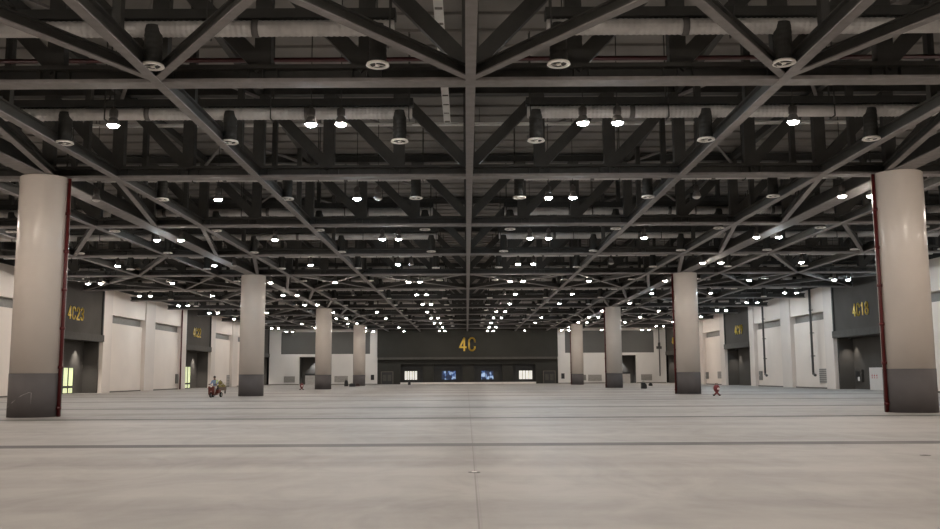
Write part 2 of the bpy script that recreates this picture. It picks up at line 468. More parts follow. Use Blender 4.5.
for s, sd in ((-1, 'left'), (1, 'right')):
    long_truss(s*9, 'lengthwise roof truss midway between the centre truss and the %s columns' % sd)
    long_truss(s*15, 'lengthwise roof truss just inside the row of %s columns' % sd)
    long_truss(s*21, 'lengthwise roof truss just outside the row of %s columns' % sd)
    long_truss(s*27.5, 'lengthwise roof truss nearest the %s side wall' % sd)
    g = empty('column_girder', (s*18, 0, 0))
    build(MB().box(-.42, .42, Y0, Y1, ZC-.0, ZC+.06), 'bottom_plate', STEEL, g); build(MB().box(-.33, .33, Y0, Y1, ZC+.06, ZC+.62), 'box_beam', DARK, g)  # girder sides darkened in colour as shade over the plate
    tag(g, 'wide grey box girder carried on top of the %s columns' % sd, 'girder')
def brace(p, q, label, group):
    c = Vector(((p[0]+q[0])/2, (p[1]+q[1])/2, ZC+.03)); h = Vector((q[0]-p[0], q[1]-p[1], 0))/2
    o = empty('roof_brace', c); A = (-h, h, .24, .34, .04, .05)
    build(MB().flange(*A), 'bottom_flange', STEEL, o); build(MB().webtop(*A), 'brace_web', DARK, o)  # brace web carries its shade in the dark colour
    tag(o, label, 'roof brace', group)
for bi, (ya, yb) in enumerate(((12.5, 25), (75, 87.5), (137.5, 150))):
    where = ['first crossed bay at the picture top', 'crossed bay behind the second columns', 'crossed bay before the farthest columns'][bi]
    for s, sd in ((-1, 'left'), (1, 'right')):
        cells = ((0, 9), (9, 15)) if bi == 0 else ((0, 9), (9, 15), (21, 27.5), (27.5, 37.3))
        for ci, (xa, xb) in enumerate(cells):
            nmn = ['next to centre beam', 'second from centre beam', 'third from centre beam', 'by side wall'][ci]
            brace((s*xa, ya), (s*xb, yb), '%s brace splaying outwards, %s, %s' % (sd, nmn, where), 'crossed roof braces')
            brace((s*xb, ya), (s*xa, yb), '%s brace closing inwards, %s, %s' % (sd, nmn, where), 'crossed roof braces')
for k in range(1, 12):
    for s, sd in ((-1, 'left'), (1, 'right')):
        brace((s*15, 12.5*k), (s*17.6, 12.5*(k+1)), 'slanting roof brace inside the %s column girder, %s bay from the front' % (sd, ORD[k-1]), 'braces beside the column girders')
        if k >= 3 and k not in (6, 11):
            brace((s*21, 12.5*k), (s*27.5, 12.5*(k+1)), 'slanting roof brace outside the %s column girder, %s bay from the front' % (sd, ORD[k-1]), 'braces beside the column girders')

for k in range(1, 6):                            # light angle braces in the top plane
    for s, sd in ((-1, 'left'), (1, 'right')):
        for (xa, xb, ya, yb, wd) in ((9, 15, 0, 12.5, 'outwards'), (15, 9, 0, 12.5, 'inwards'), (6, 3, .5, 6.5, 'towards the centre')):
            Y = 25.35+12.5*(k-1)
            b_ = build(MB().bar((s*xa, Y+ya, ZT-.12), (s*xb, Y+yb, ZT-.12), .14, .10), 'roof_tie', STEEL)
            tag(b_, 'thin upper roof tie slanting %s, %s side, %s bay from the front' % (wd, sd, ORD[k-1]), 'roof tie', 'thin upper roof ties')

# ------------------------------------------------------------------ ducts, diffusers
ZD = 11.08; RD = .215
def duct_mesh(flip):
    mb = MB(); x = 2.1; prof = []
    step = .075
    n = int((36.6-x)/step)
    for i in range(n+1):
        xx = x+i*step
        corr = ((xx % 12) > 2.0)                # flexible foil runs with short plain sleeves
        r = RD+(.014 if (i % 2) and corr else 0)
        prof.append((r, xx))
    mb.lathe([(0, x)]+prof+[(0, prof[-1][1])], 14, (0, 0, ZD), smooth=False, axis='x')
    return mb.mesh('duct_run', SILVER)
def make_duct():
    d = empty('air_duct', (0, 0, 0))
    kid(d, link('duct_run', duct_mesh(False), d))
    kid(d, build(MB().box(2.05, 36.6, -.2, .2, ZD+.24, ZD+.50), 'flat_duct', NECK, d))
    col = MB().lathe([(RD-.01, -.09), (RD+.035, -.09), (RD+.035, .09), (RD-.01, .09)], 18, (0, 0, ZD), axis='x').mesh('collar', LHOUSE)
    for x in (5.9, 11.7, 17.7, 23.7, 29.7): kid(d, link('collar', col, d, (x, 0, 0)))
    rod = MB().box(-.02, .02, -.24, -.20, ZD-.24, ZR-.002).box(-.02, .02, .20, .24, ZD-.24, ZR-.002).box(-.02, .02, -.24, .24, ZD-.26, ZD-.225).mesh('hanger', DARK)
    for x in (2.2, 7.2, 13.2, 19.2, 25.2, 31.2): kid(d, link('hanger', rod, d, (x, 0, 0)))
    return d
duct0 = None
DROWS = [23.86, 31.95] + [42.5+9.375*i for i in range(13)]
DROWS = [y for y in DROWS if y < 166]
for i, yy in enumerate(DROWS):
    for s, sd in ((1, 'right'), (-1, 'left')):
        rot = (0, 0, 0 if s > 0 else PI)
        if duct0 is None: duct0 = o = make_duct()
        else: o = copy_tree(duct0, (0, 0, 0))
        o.location = (0, yy, 0); o.rotation_euler = rot
        tag(o, 'silver round air duct %s of the centre truss, %s row from the front' % (sd, ORD[i]), 'air duct', 'air ducts across the hall')
def make_diffuser():
    t = empty('swirl_diffuser', (0, 0, 0))
    prof = [(0, ZD+.1), (.225, ZD+.05)]
    z = ZD; i = 0
    while z > 10.06: prof.append((.235+(.012 if i % 2 else 0), z)); z -= .075; i += 1
    prof += [(.235, 10.05), (.2, 10.0), (0, 10.0)]
    kid(t, build(MB().lathe(prof[::-1], 20, smooth=False), 'neck', NECK, t))
    kid(t, build(MB().lathe([(.225, 10.03), (.23, 9.985), (.30, 9.975), (.322, 9.99), (.30, 10.05), (.225, 10.05)], 28), 'ring', RING, t))
    v = MB()
    for k in range(3):
        a = 2*PI*k/3; u = Vector((math.cos(a), math.sin(a), 0)); w = Vector((math.cos(a+.5), math.sin(a+.5), 0))
        v.bar(Vector((0, 0, 9.992))+u*.06, Vector((0, 0, 9.992))+w*.21, .014, .016)
    v.lathe([(0, 9.965), (.05, 9.97), (.075, 10.0), (0, 10.0)], 14)
    kid(t, build(v, 'swirl_vanes', RING, t))
    return t
dif0 = None
DX = [2.47, 8.62, 14.6, 20.5, 26.5, 32.5]
DPOS = ['next to the centre truss', 'second from the centre truss', 'third from the centre truss', 'just outside the columns',
        'fifth from the centre truss', 'next to the side wall']
for i, yy in enumerate(DROWS):
    for s, sd in ((-1, 'left'), (1, 'right')):
        for j, xx in enumerate(DX):
            if i == 0 and j > 2 or i == 1 and j > 2 or i == 2 and j > 3: continue
            if dif0 is None: dif0 = o = make_diffuser()
            else: o = copy_tree(dif0, (0, 0, 0))
            o.location = (s*xx-.07, yy-.06, 0); o.rotation_euler = (0, 0, random.random()*6)
            tag(o, 'black swirl diffuser on %s %s duct, %s' % (ORD[i], sd, DPOS[j]), 'air diffuser', 'swirl diffusers under the ducts')

# ------------------------------------------------------------------ high bay lamps
LX = [-33.3, -32.2, -25.9, -18.75, -17.3, -11.65, -5.2, -4.22, 3.68, 4.81, 10.55, 17.3, 18.65, 24.6, 32.1, 33.3]
LPOS = ['outer of pair by left wall', 'inner of pair by left wall', 'single outside left columns', 'outer of pair at left columns',
        'inner of pair at left columns', 'single inside left columns', 'outer of pair left of centre', 'inner of pair left of centre',
        'inner of pair right of centre', 'outer of pair right of centre', 'single inside right columns', 'inner of pair at right columns',
        'outer of pair at right columns', 'single outside right columns', 'inner of pair by right wall', 'outer of pair by right wall']
ZL = 9.74
OFF = {(1, 4), (1, 7), (1, 10), (3, 4), (3, 7), (3, 10), (5, 5), (5, 8), (5, 11), (6, 5), (6, 8), (6, 11), (7, 7), (7, 3), (7, 10), (7, 12),
       (8, 2), (9, 9), (10, 6), (9, 5), (10, 10), (2, 13), (4, 12), (4, 3)}
COOLS = {(0, 6), (0, 9), (1, 6), (1, 9), (2, 6), (2, 3), (2, 12), (2, 9), (3, 9), (4, 13), (4, 15), (5, 15), (3, 14), (3, 15), (4, 14), (6, 0), (2, 14), (2, 15),
         (3, 6), (5, 6)} | {(k, j) for k in range(2, 9) for j in (14, 15)}
cord_m = MB().tube([(0, 0, ZL+.62), (0, 0, ZR-.002)], .014, 6).mesh('cord', BLACK)
hb = MB().lathe([(0, ZL+.24), (.10, ZL+.24), (.12, ZL+.28), (.12, ZL+.52), (.05, ZL+.58), (.03, ZL+.64), (0, ZL+.64)], 14)
for k in range(10):
    a = 2*PI*k/10; u = Vector((math.cos(a), math.sin(a), 0))
    hb.bar(Vector((0, 0, ZL+.29))+u*.12, Vector((0, 0, ZL+.51))+u*.12, .03, .03)
hous_m = hb.mesh('housing', LHOUSE)
refl_m = MB().lathe([(.205, ZL+.0), (.203, ZL+.045), (.13, ZL+.24), (0, ZL+.25), (0, ZL+.235), (.12, ZL+.225), (.190, ZL+.04), (.190, ZL)], 22).mesh('reflector', LHOUSE)
far_head = MB().lathe([(0, ZL+.0), (.21, ZL+.0), (.21, ZL+.045), (.14, ZL+.24), (.12, ZL+.28), (.12, ZL+.52), (.03, ZL+.62), (.014, ZL+.64), (.014, ZR-.002), (0, ZR-.002)], 12).mesh('lamp_head', LHOUSE)
lens = {}
for nm, m in (('w', LWARM), ('c', LCOOL), ('o', LOFF)):
    lens[nm] = MB().lathe([(0, ZL-.085), (.06, ZL-.08), (.115, ZL-.062), (.16, ZL-.03), (.182, ZL+.012), (.19, ZL+.02), (0, ZL+.02)], 20).mesh('lens', m)
ROWN = {-3: 'row behind the viewer', -2: 'row above the viewer', -1: 'row just above the picture'}
for k in range(-3, 12):
    yy = 28.7+12.5*k
    for j, x in enumerate(LX):
        st = 'o' if (k, j) in OFF else ('c' if (k, j) in COOLS else ('w' if random.random() < .86 or k < 2 else 'c'))
        o = empty('high_bay_lamp', (x, yy, 0))
        if 0 <= k < 6:
            link('cord', cord_m, o); link('housing', hous_m, o); link('reflector', refl_m, o)
        else:
            link('lamp_head', far_head, o)
        link('lens', lens[st], o)
        tag(o, '%s high bay lamp, %s, %s' % ({'w': 'warm lit', 'c': 'cool lit', 'o': 'unlit'}[st],
            ROWN.get(k, ORD[k % 16]+' row back'), LPOS[j]), 'ceiling lamp', 'high bay lamps in rows')

# ------------------------------------------------------------------ other services under the roof
for i, yy in enumerate((28.2,)):
    p = build(MB().tube([(-36.5, yy, 11.75), (36.5, yy, 11.75)], .075, 10), 'fire_pipe', REDD)
    tag(p, 'dark red pipe running across under the roof behind the nearest duct', 'pipe')
    for x in range(-33, 34, 6):
        build(MB().box(x-.015, x+.015, yy-.015, yy+.015, 11.75, ZR-.002), 'pipe_hanger', DARK, p)
def tray(name, p, q, label, axis):
    t = empty(name, (0, 0, 0)); p = Vector(p); q = Vector(q)
    d = (q-p).normalized(); r = d.cross(Vector((0, 0, 1)))
    for s in (-1, 1): build(MB().bar(p+r*s*.14, q+r*s*.14, .03, .09), 'side_rail', TRAYW, t)
    L = (q-p).length; n = int(L/1.3)
    rg = MB()
    for i in range(n): 
        a = p+d*(i*1.3+.12); rg.bar(a, a+d*1.06, .30, .02)
    build(rg, 'tray_plates', TRAYW, t)
    hg = MB()
    for i in range(int(L/3)):
        a = p+d*(i*3+1.5); hg.bar(a, a+Vector((0, 0, ZR-a.z-.002)), .02, .02)
    build(hg, 'hangers', DARK, t)
    tag(t, label, 'cable tray')
tray('cable_tray', (-1.0, 20, 13.3), (-1.0, 41.1, 13.3), 'white cable tray running lengthwise under the roof just left of the centre truss', 'y')
tray('cable_tray', (-34, 41.3, 13.3), (34, 41.3, 13.3), 'white cable tray running across under the roof behind the second duct', 'x')

# ------------------------------------------------------------------ lettering
r8 = lambda cx, cy, rx, ry, a0, a1, n=8: [(cx+rx*math.cos(math.radians(a0+(a1-a0)*i/n)), cy+ry*math.sin(math.radians(a0+(a1-a0)*i/n))) for i in range(n+1)]
GL = {
 '4': [[(.44, 0), (.44, 1), (0, .27), (.62, .27)]],
 'C': [[(.6, .70)]+r8(.3, .72, .3, .28, 0, 180)+r8(.3, .28, .3, .28, 180, 360)+[(.6, .30)]],
 '1': [[(.12, .78), (.34, 1), (.34, 0)]],
 '2': [r8(.3, .72, .3, .28, 180, 0)+[(.58, .6), (0, 0), (.62, 0)]],
 '3': [r8(.3, .76, .28, .24, 160, -90), r8(.3, .27, .3, .27, 90, -160)],
 '8': [r8(.3, .76, .26, .24, 0, 360, 14), r8(.3, .27, .3, .27, 0, 360, 14)],
 '9': [r8(.3, .7, .3, .3, 0, 360, 14), [(.6, .7), (.55, .3), (.2, 0)]],
 '0': [r8(.3, .72, .3, .28, 0, 180)+r8(.3, .28, .3, .28, 180, 360)],
}
def glyph(ch, w, h, st, d0, d1):
    """letter strokes in the local x-z plane, standing off from y=d0 to d1 (towards -y)"""
    mb = MB()
    for pl in GL[ch]:
        P = [Vector((x/.62*w, y*h)) for x, y in pl]; P2 = [P[0]]
        for p in P[1:]:
            if (p-P2[-1]).length > 1e-4: P2.append(p)
        for a, b in zip(P2[:-1], P2[1:]):
            d = (b-a).normalized(); n = Vector((-d.y, d.x))*st/2; e = d*st*.3
            q = [a-e-n, b+e-n, b+e+n, a-e+n]
            vs = [(v.x, -d0, v.y) for v in q]+[(v.x, -d1, v.y) for v in q]
            mb._add(vs, [(0, 1, 2, 3), (7, 6, 5, 4), (0, 4, 5, 1), (1, 5, 6, 2), (2, 6, 7, 3), (3, 7, 4, 0)])
    return mb
def sign(text, centre, rotz, w, h, pitch, st, m, label, cat='sign'):
    o = empty('gate_sign', centre, (0, 0, rotz)); n = len(text)
    for i, ch in enumerate(text):
        x = (i-(n-1)/2)*pitch-w/2
        c_ = build(glyph(ch, w, h, st, .025, .07), 'character', m, o, (x, 0, -h/2))
        build(glyph(ch, w, h, st*1.6, 0, .025), 'backing', BLACK, c_, (0, 0, 0))
    tag(o, label, cat)
sign('4C', (.0, YF-.2, 7.45), 0, 1.15, 2.35, 1.72, .31, YEL2, 'amber 4C lettering on the dark far wall at the end of the hall')
for s, txts in ((-1, ('4C23', '4C22', '4C21')), (1, ('4C18', '4C19', '4C20'))):
    for gi, tx in enumerate(txts):
        yc = (GATES[gi][0]+GATES[gi][1])/2-.9
        sign(tx, (s*37.75, yc, 7.72), PI/2 if s < 0 else -PI/2, .60, 1.12, .93, .16, YEL,
             'yellow %s lettering on the dark fascia of the %s %s gate' % (tx, ['nearest', 'middle', 'farthest'][gi], 'left' if s < 0 else 'right'))

# ------------------------------------------------------------------ gate downlights and doors
for s, sd in ((-1, 'left'), (1, 'right')):
    for gi, (a, b) in enumerate(GATES):
        for q, yy in enumerate(((a+b)/2+3.5,) if s < 0 else ((a+b)/2+4.6,)):
            o = empty('downlight', (s*38.85, yy, 5.2))
            build(MB().lathe([(0, -.02), (.07, -.02), (.11, -.12), (.12, -.12), (.12, 0), (0, 0)], 14), 'can', LHOUSE, o)
            build(MB().lathe([(0, -.035), (.065, -.03), (.065, -.022), (0, -.022)], 12), 'bulb', LWARM if False else RING, o)
            L = bpy.data.lights.new('spot_beam', 'SPOT'); L.energy = 1100 if s < 0 else 420; L.spot_size = math.radians(86); L.spot_blend = .9
            L.color = (1, .93, .85); L.shadow_soft_size = .05
            lo = bpy.data.objects.new('spot_beam', L); COL.objects.link(lo); lo.parent = o; lo.location = (0, 0, -.16)
            tag(o, 'small downlight under the ledge of the %s %s gate' % (['nearest', 'middle', 'farthest'][gi], sd), 'downlight')
    # loading openings on the far wall
    o = empty('downlight', (s*29.4, YF+2.3, 5.25))
    build(MB().lathe([(0, -.02), (.07, -.02), (.11, -.12), (.12, -.12), (.12, 0), (0, 0)], 14), 'can', LHOUSE, o)
    L = bpy.data.lights.new('spot_beam', 'SPOT'); L.energy = 1700; L.spot_size = math.radians(74); L.spot_blend = .7
    L.color = (.95, .97, 1); L.shadow_soft_size = .05
    lo = bpy.data.objects.new('spot_beam', L); COL.objects.link(lo); lo.parent = o; lo.location = (0, 0, -.16)
    tag(o, 'small downlight inside the %s opening of the far wall' % sd, 'downlight')
# lit glass doors at the back of the left gates
for (pa, pb, pt) in (((62.0, 390), (72.0, 390), 368.0), ((184.0, 389), (189.5, 389), 367.0)):
    p = on_x(pa[0], 380, -39.5); q = on_x(pb[0], 380, -39.5); zt = on_x(pb[0], pt, -39.5).z
    d = door(MB().box(-39.49, -39.44, p.y, q.y, .08, zt), GLG)
    f = MB().box(-39.5, -39.38, p.y-.15, p.y, 0, zt+.12).box(-39.5, -39.38, q.y, q.y+.15, 0, zt+.12).box(-39.5, -39.38, p.y, q.y, zt, zt+.12)
    f.box(-39.5, -39.38, (p.y+q.y)/2-.06, (p.y+q.y)/2+.06, 0, zt).box(-39.5, -39.38, p.y, q.y, .55, .78)
    build(f, 'door_frame', LEDGE, d)
# equipment in the nearest right gate
def wall_box(name, px0, px1, py0, py1, X, depth, m, label, cat, group=None, parts=None):
    s = 1 if X > 0 else -1
    pc = (px0+px1)/2
    a = on_x(px0, (py0+py1)/2, X); b = on_x(px1, (py0+py1)/2, X)
    z1 = on_x(pc, py0, X).z; z0 = on_x(pc, py1, X).z
    y0, y1 = sorted((a.y, b.y)); xf = X-s*depth
    o = empty(name, (X, (y0+y1)/2, z0)); cy = (y0+y1)/2
    hy = (y1-y0)/2; hz = z1-z0
    build(MB().box(0, -s*depth, -hy, hy, 0, hz), 'case', m, o)
    if parts == 'louvre':
        lv = MB(); n = 7
        for k in range(n): lv.box(-s*depth, -s*(depth+.03), -hy+.06, hy-.06, hz*(k+.35)/n, hz*(k+.75)/n)
        build(lv, 'louvre_blades', LOUVL if m is LOUV else LOUV, o)
    if parts == 'cabinet':
        build(MB().box(-s*depth, -s*(depth+.03), -hy+.05, hy-.05, hz*.08, hz*.92), 'lid', m, o)
        build(MB().box(-s*(depth+.03), -s*(depth+.06), hy*.5, hy*.62, hz*.45, hz*.6), 'handle', CHROME, o)
    tag(o, label, cat, group); return o, hy, hz
o, hy, hz = wall_box('wall_cabinet', 857, 864, 370, 381.5, 39.5, .25, LEDGE, 'grey wall cabinet with a black opening, inside the nearest right gate', 'cabinet')
build(MB().box(-.25, -.27, -hy*.6, hy*.6, hz*.18, hz*.88), 'black_opening', BLACK, o)
build(MB().box(-.27, -.29, -hy*.55, -hy*.05, hz*.05, hz*.4), 'pale_tag', PAPER, o)
o, hy, hz = wall_box('notice_board', 870.5, 884, 367.5, 390, 38.9, .08, PAPER, 'white notice panel with red markings beside the nearest right column', 'notice board')
mk = MB()
for k in range(3):
    yy = hy*(.55-.35*k); mk.box(-.08, -.086, yy-.05, yy+.18, hz*.62, hz*.66).box(-.08, -.086, yy, yy+.06, hz*.52, hz*.72).box(-.08, -.086, yy-.05, yy+.18, hz*.52, hz*.55)
build(mk, 'red_markings', REDINK, o)
build(MB().box(0, .6, -hy, -hy+.06, 0, hz).box(0, .6, hy-.06, hy, 0, hz), 'side_return', PAPER, o)
build(MB().box(-.02, .5, -hy, hy, -.5, 0), 'plinth', PAPER, o)
# small cabinets and vents on the white panels
HB = 'dark hydrant cabinets on the white walls'
wall_box('hydrant_cabinet', 104.6, 107.0, 373, 384.5, -38.05, .12, LOUV, 'narrow dark cabinet on the white wall right of the nearest left gate', 'hydrant cabinet', HB, 'cabinet')
wall_box('hydrant_cabinet', 175.2, 178, 374, 383.5, -38.05, .12, LOUV, 'narrow dark cabinet on the white wall left of the middle left gate', 'hydrant cabinet', HB, 'cabinet')
wall_box('hydrant_cabinet', 706.4, 708.8, 372, 378.8, 38.05, .12, LOUV, 'narrow dark cabinet on the white wall beside the second right column', 'hydrant cabinet', HB, 'cabinet')
wall_box('hydrant_cabinet', 760.0, 762.8, 371, 380, 38.05, .12, LOUV, 'narrow dark cabinet beside the foot of the farther right drop pipe', 'hydrant cabinet', HB, 'cabinet')
VB = 'louvred wall vents'
wall_box('wall_vent', 226.4, 231.4, 375, 386, -38.05, .06, LOUVL, 'pale grey louvred vent on the white wall left of the second left column', 'vent', VB, 'louvre')
wall_box('wall_vent', 718, 724, 371.5, 378.5, 38.05, .06, LOUVL, 'pale louvred vent on the white wall behind the red stand on the right', 'vent', VB, 'louvre')
o, hy, hz = wall_box('wall_vent', 820, 834, 368.5, 383, 38.05, .06, LOUVL, 'large pale louvred vent on the white wall left of the nearest right gate', 'vent', VB, 'louvre')
def far_vent(px0, px1, py0, py1, m, name, label, cat, parts, group=None):
    a = on_y(px0, py1, YF); b = on_y(px1, py0, YF)
    o = empty(name, ((a.x+b.x)/2, YF, a.z)); hx = (b.x-a.x)/2; hz = b.z-a.z
    build(MB().box(-hx, hx, -.08, 0, 0, hz), 'case', m, o)
    if parts == 'louvre':
        lv = MB()
        for k in range(7): lv.box(-hx+.06, hx-.06, -.11, -.08, hz*(k+.35)/7, hz*(k+.75)/7)
        build(lv, 'louvre_blades', LOUVL, o)
    else:
        build(MB().box(-hx+.04, hx-.04, -.1, -.08, .04, hz-.04), 'lid', m, o)
    tag(o, label, cat, group)
far_vent(284, 294.8, 376.3, 382.6, LOUV, 'wall_vent', 'dark louvred vent on the far wall left of the left opening', 'vent', 'louvre', VB)
far_vent(334.5, 347.8, 376, 382.3, LOUV, 'wall_vent', 'dark louvred vent on the far wall between the third and fourth left columns', 'vent', 'louvre', VB)
far_vent(588.3, 601.5, 374.6, 381, LOUV, 'wall_vent', 'dark louvred vent on the far wall between the third and fourth right columns', 'vent', 'louvre', VB)
far_vent(641.3, 651.8, 374.2, 380.3, LOUV, 'wall_vent', 'dark louvred vent on the far wall right of the right opening', 'vent', 'louvre', VB)
FB = 'black boxes on the far wall'
far_vent(370.8, 374.2, 374.8, 380, BLACK, 'wall_box', 'small black box on the white far wall right of the fourth left column', 'wall box', '', FB)
far_vent(561.3, 564.5, 373.3, 378.7, BLACK, 'wall_box', 'small black box on the white far wall left of the fourth right column', 'wall box', '', FB)
far_vent(583.4, 586, 374.8, 380.4, LOUV, 'wall_box', 'small grey box on the far wall right of the fourth right column', 'wall box', '', FB)
# drop pipes on the right walls
for (pt, pb, X, lab) in (((762.5, 300), (765.3, 375), 37.45, 'dark drop pipe on right wall panel, farther of the two'), ((809.5, 300), (813.4, 374.6), 37.45, 'dark drop pipe on right wall panel, nearer of the two')):
    p = on_x(pb[0], pb[1], X)
    o = empty('drop_pipe', (X, p.y, 0))
    build(MB().tube([(0, 0, p.z), (0, 0, ZR-.11)], .13, 10), 'pipe_run', PIPED, o)
    build(MB().tube([(0, 0, p.z+.25), (0, -.25, p.z-.02), (0, -.5, p.z-.05)], .11, 8).ball((0, -.5, p.z-.05), .16), 'elbow', PIPED, o)
    br = MB()
    for z in (3.5, 6, 8.5): br.box(-.16, .3, -.06, .06, z-.05, z+.05)
    build(br, 'brackets', PIPED, o)
    tag(o, lab, 'pipe', 'drop pipes on the right wall')
p = on_y(660.2, 376, YF-.25)
o = empty('drop_pipe', (p.x, YF-.2, 0))
build(MB().tube([(0, 0, p.z), (0, 0, 10.4)], .09, 8), 'pipe_run', PIPED, o)
build(MB().box(-.05, .05, 0, .2, 3, 3.1).box(-.05, .05, 0, .2, 8, 8.1), 'brackets', PIPED, o)
build(MB().box(-.55, .45, -.12, .12, 6.4, 6.9).box(-.2, .2, -.15, .15, 6.9, 7.6), 'valve_head', PIPED, o)
tag(o, 'dark drop pipe with a valve box on the far wall right end', 'pipe')
p = on_x(181.5, 340, -37.5)
o = build(MB().tube([(-37.5, p.y, 0), (-37.5, p.y, 10.8)], .10, 8), 'fire_pipe', RED)
tag(o, 'red upright pipe on the left wall beside the middle gate', 'pipe')

# ------------------------------------------------------------------ things on the floor
p = on_floor(474.3, 472.3)
o = empty('floor_lid', (p.x, p.y, 0))
build(MB().lathe([(0, 0), (.10, 0), (.10, .006), (.085, .008), (0, .008)], 20), 'rim', LHOUSE, o)
build(MB().lathe([(0, .008), (.05, .008), (.045, .012), (0, .012)], 16), 'cap', RING, o)
tag(o, 'small round floor lid on the middle joint line in the foreground', 'floor lid')
p = on_floor(925.3, 455.3)
o = empty('floor_lid', (p.x, p.y, 0))
build(MB().lathe([(0, 0), (.10, 0), (.10, .006), (.085, .008), (0, .008)], 20), 'rim', LHOUSE, o)
build(MB().lathe([(0, .008), (.05, .008), (.045, .012), (0, .012)], 16), 'cap', LHOUSE, o)
tag(o, 'small dark floor lid near the right edge of the picture', 'floor lid')

def skin_mesh(name, pts, edges, rads, m, root=0, sub=2):
    me = bpy.data.meshes.new(name+'_skeleton'); me.from_pydata(pts, edges, [])
    o = bpy.data.objects.new(name, me); COL.objects.link(o)
    bm = bmesh.new(); bm.from_mesh(me); lay = bm.verts.layers.skin.verify(); bm.verts.ensure_lookup_table()
    for i, v in enumerate(bm.verts): v[lay].radius = (rads[i], rads[i]); v[lay].use_root = (i == root)
    bm.to_mesh(me); bm.free()
    o.modifiers.new('skin', 'SKIN'); sb = o.modifiers.new('sub', 'SUBSURF'); sb.levels = sb.render_levels = sub
    bpy.context.view_layer.update()
    ev = o.evaluated_get(bpy.context.evaluated_depsgraph_get())
    out = bpy.data.meshes.new_from_object(ev); out.name = name
    out.materials.clear(); out.materials.append(m)
    for pl in out.polygons: pl.use_smooth = True; pl.material_index = 0
    bpy.data.objects.remove(o); bpy.data.meshes.remove(me)
    return out

def rider(loc, rz):
    """seated rider facing -y, hips at z .74, hands on a handlebar"""
    t = empty('person', loc, (0, 0, rz))
    P = [(0, .10, .80), (0, .09, .98), (0, .05, 1.16), (0, .02, 1.30), (0, 0, 1.37), (0, -.02, 1.46), (0, -.03, 1.56)]
    E = [(0, 1), (1, 2), (2, 3), (3, 4), (4, 5), (5, 6)]
    R = [.14, .125, .145, .115, .052, .085, .07]
    hands = []
    for s in (-1, 1):
        b = len(P)
        P += [(s*.19, .02, 1.27), (s*.27, -.05, 1.04), (s*.25, -.27, 1.02), (s*.25, -.34, 1.03)]
        R += [.058, .045, .036, .032]; E += [(3, b), (b, b+1), (b+1, b+2), (b+2, b+3)]
        for q in range(4):
            f = len(P); x = s*(.225+q*.018)
            P += [(x, -.395, 1.035+.004*q), (x, -.42, 1.01), (x, -.405, .985)]; R += [.011, .009, .008]
            E += [(b+3, f), (f, f+1), (f+1, f+2)]
        f = len(P); P += [(s*.205, -.36, 1.02), (s*.195, -.40, 1.0)]; R += [.012, .009]; E += [(b+3, f), (f, f+1)]
        b = len(P)
        P += [(s*.10, .06, .76), (s*.17, -.32, .76), (s*.15, -.26, .33), (s*.16, -.30, .29), (s*.16, -.43, .28)]
        R += [.095, .068, .045, .045, .036]; E += [(0, b), (b, b+1), (b+1, b+2), (b+2, b+3), (b+3, b+4)]
    body = link('body', skin_mesh('body', P, E, R, SKIN), t)
    SP = [(0, .10, .84), (0, .09, .98), (0, .05, 1.16), (0, .02, 1.29), (0, .005, 1.35)]; SR = [.16, .15, .168, .135, .07]
    SE = [(0, 1), (1, 2), (2, 3), (3, 4)]
    for s in (-1, 1):
        b = len(SP); SP += [(s*.19, .02, 1.27), (s*.27, -.05, 1.05), (s*.262, -.16, 1.03)]; SR += [.075, .062, .052]; SE += [(3, b), (b, b+1), (b+1, b+2)]
    tag(link('shirt', skin_mesh('shirt', SP, SE, SR, BLUE), t), 'pale blue shirt')
    TP = [(0, .10, .80), (0, .10, .88)]; TR = [.155, .15]; TE = [(0, 1)]
    for s in (-1, 1):
        b = len(TP); TP += [(s*.10, .06, .765), (s*.17, -.32, .765), (s*.152, -.265, .38)]; TR += [.11, .084, .062]; TE += [(0, b), (b, b+1), (b+1, b+2)]
    tag(link('trousers', skin_mesh('trousers', TP, TE, TR, TROU), t), 'pale trousers')
    for s in (-1, 1):
        build(MB().ball((s*.16, -.36, .27), .05, .13, .045), 'shoe', RUB, t)
    build(MB().ball((0, -.01, 1.575), .092, .10, .085), 'hair', HAIR, t)
    fc = MB()
    for s in (-1, 1): fc.ball((s*.033, -.115, 1.53), .011, .008, .008, 8, 6)
    build(fc, 'eyes', BLACK, t)
    build(MB().ball((0, -.128, 1.505), .013, .018, .02, 8, 6), 'nose', SKIN, t)
    build(MB().ball((0, -.115, 1.468), .024, .01, .007, 8, 6), 'mouth', REDINK, t)
    ears = MB()
    for s in (-1, 1): ears.ball((s*.088, -.02, 1.51), .014, .022, .03, 8, 6)
    build(ears, 'ears', SKIN, t)
    tag(build(MB().ball((.21, .0, 1.29), .10, .12, .07).ball((.20, -.06, 1.16), .07, .09, .10), 'vest', HIVIS, t), 'yellow green hi-vis vest hung over one shoulder')
    tag(t, 'person in pale blue shirt riding a red three-wheeler near the left wall', 'person')
p = on_floor(212.2, 397.6)
base = Vector((p.x, p.y+.55, 0)); rz = 3*PI/180+math.atan2(-p.x, p.y)*0
rz = math.radians(-9)
rider(base, rz)
v = empty('three_wheeler', base, (0, 0, rz))
def wheel(mb_c, r, w):
    tr = MB().lathe([(r*.55, -w/2), (r*.92, -w/2), (r, -w*.25), (r, w*.25), (r*.92, w/2), (r*.55, w/2), (r*.55, -w/2)], 18, mb_c, axis='x')
    hub = MB().lathe([(0, -w*.4), (r*.56, -w*.3), (r*.56, w*.3), (0, w*.4)], 14, mb_c, axis='x')
    return tr, hub
for cpos, r in (((0, -.62, .19), .19), ((-.33, .50, .20), .20), ((.33, .50, .20), .20)):
    tr, hub = wheel(cpos, r, .10)
    w = build(tr, 'wheel', RUB, v); build(hub, 'hub', CHROME, w)
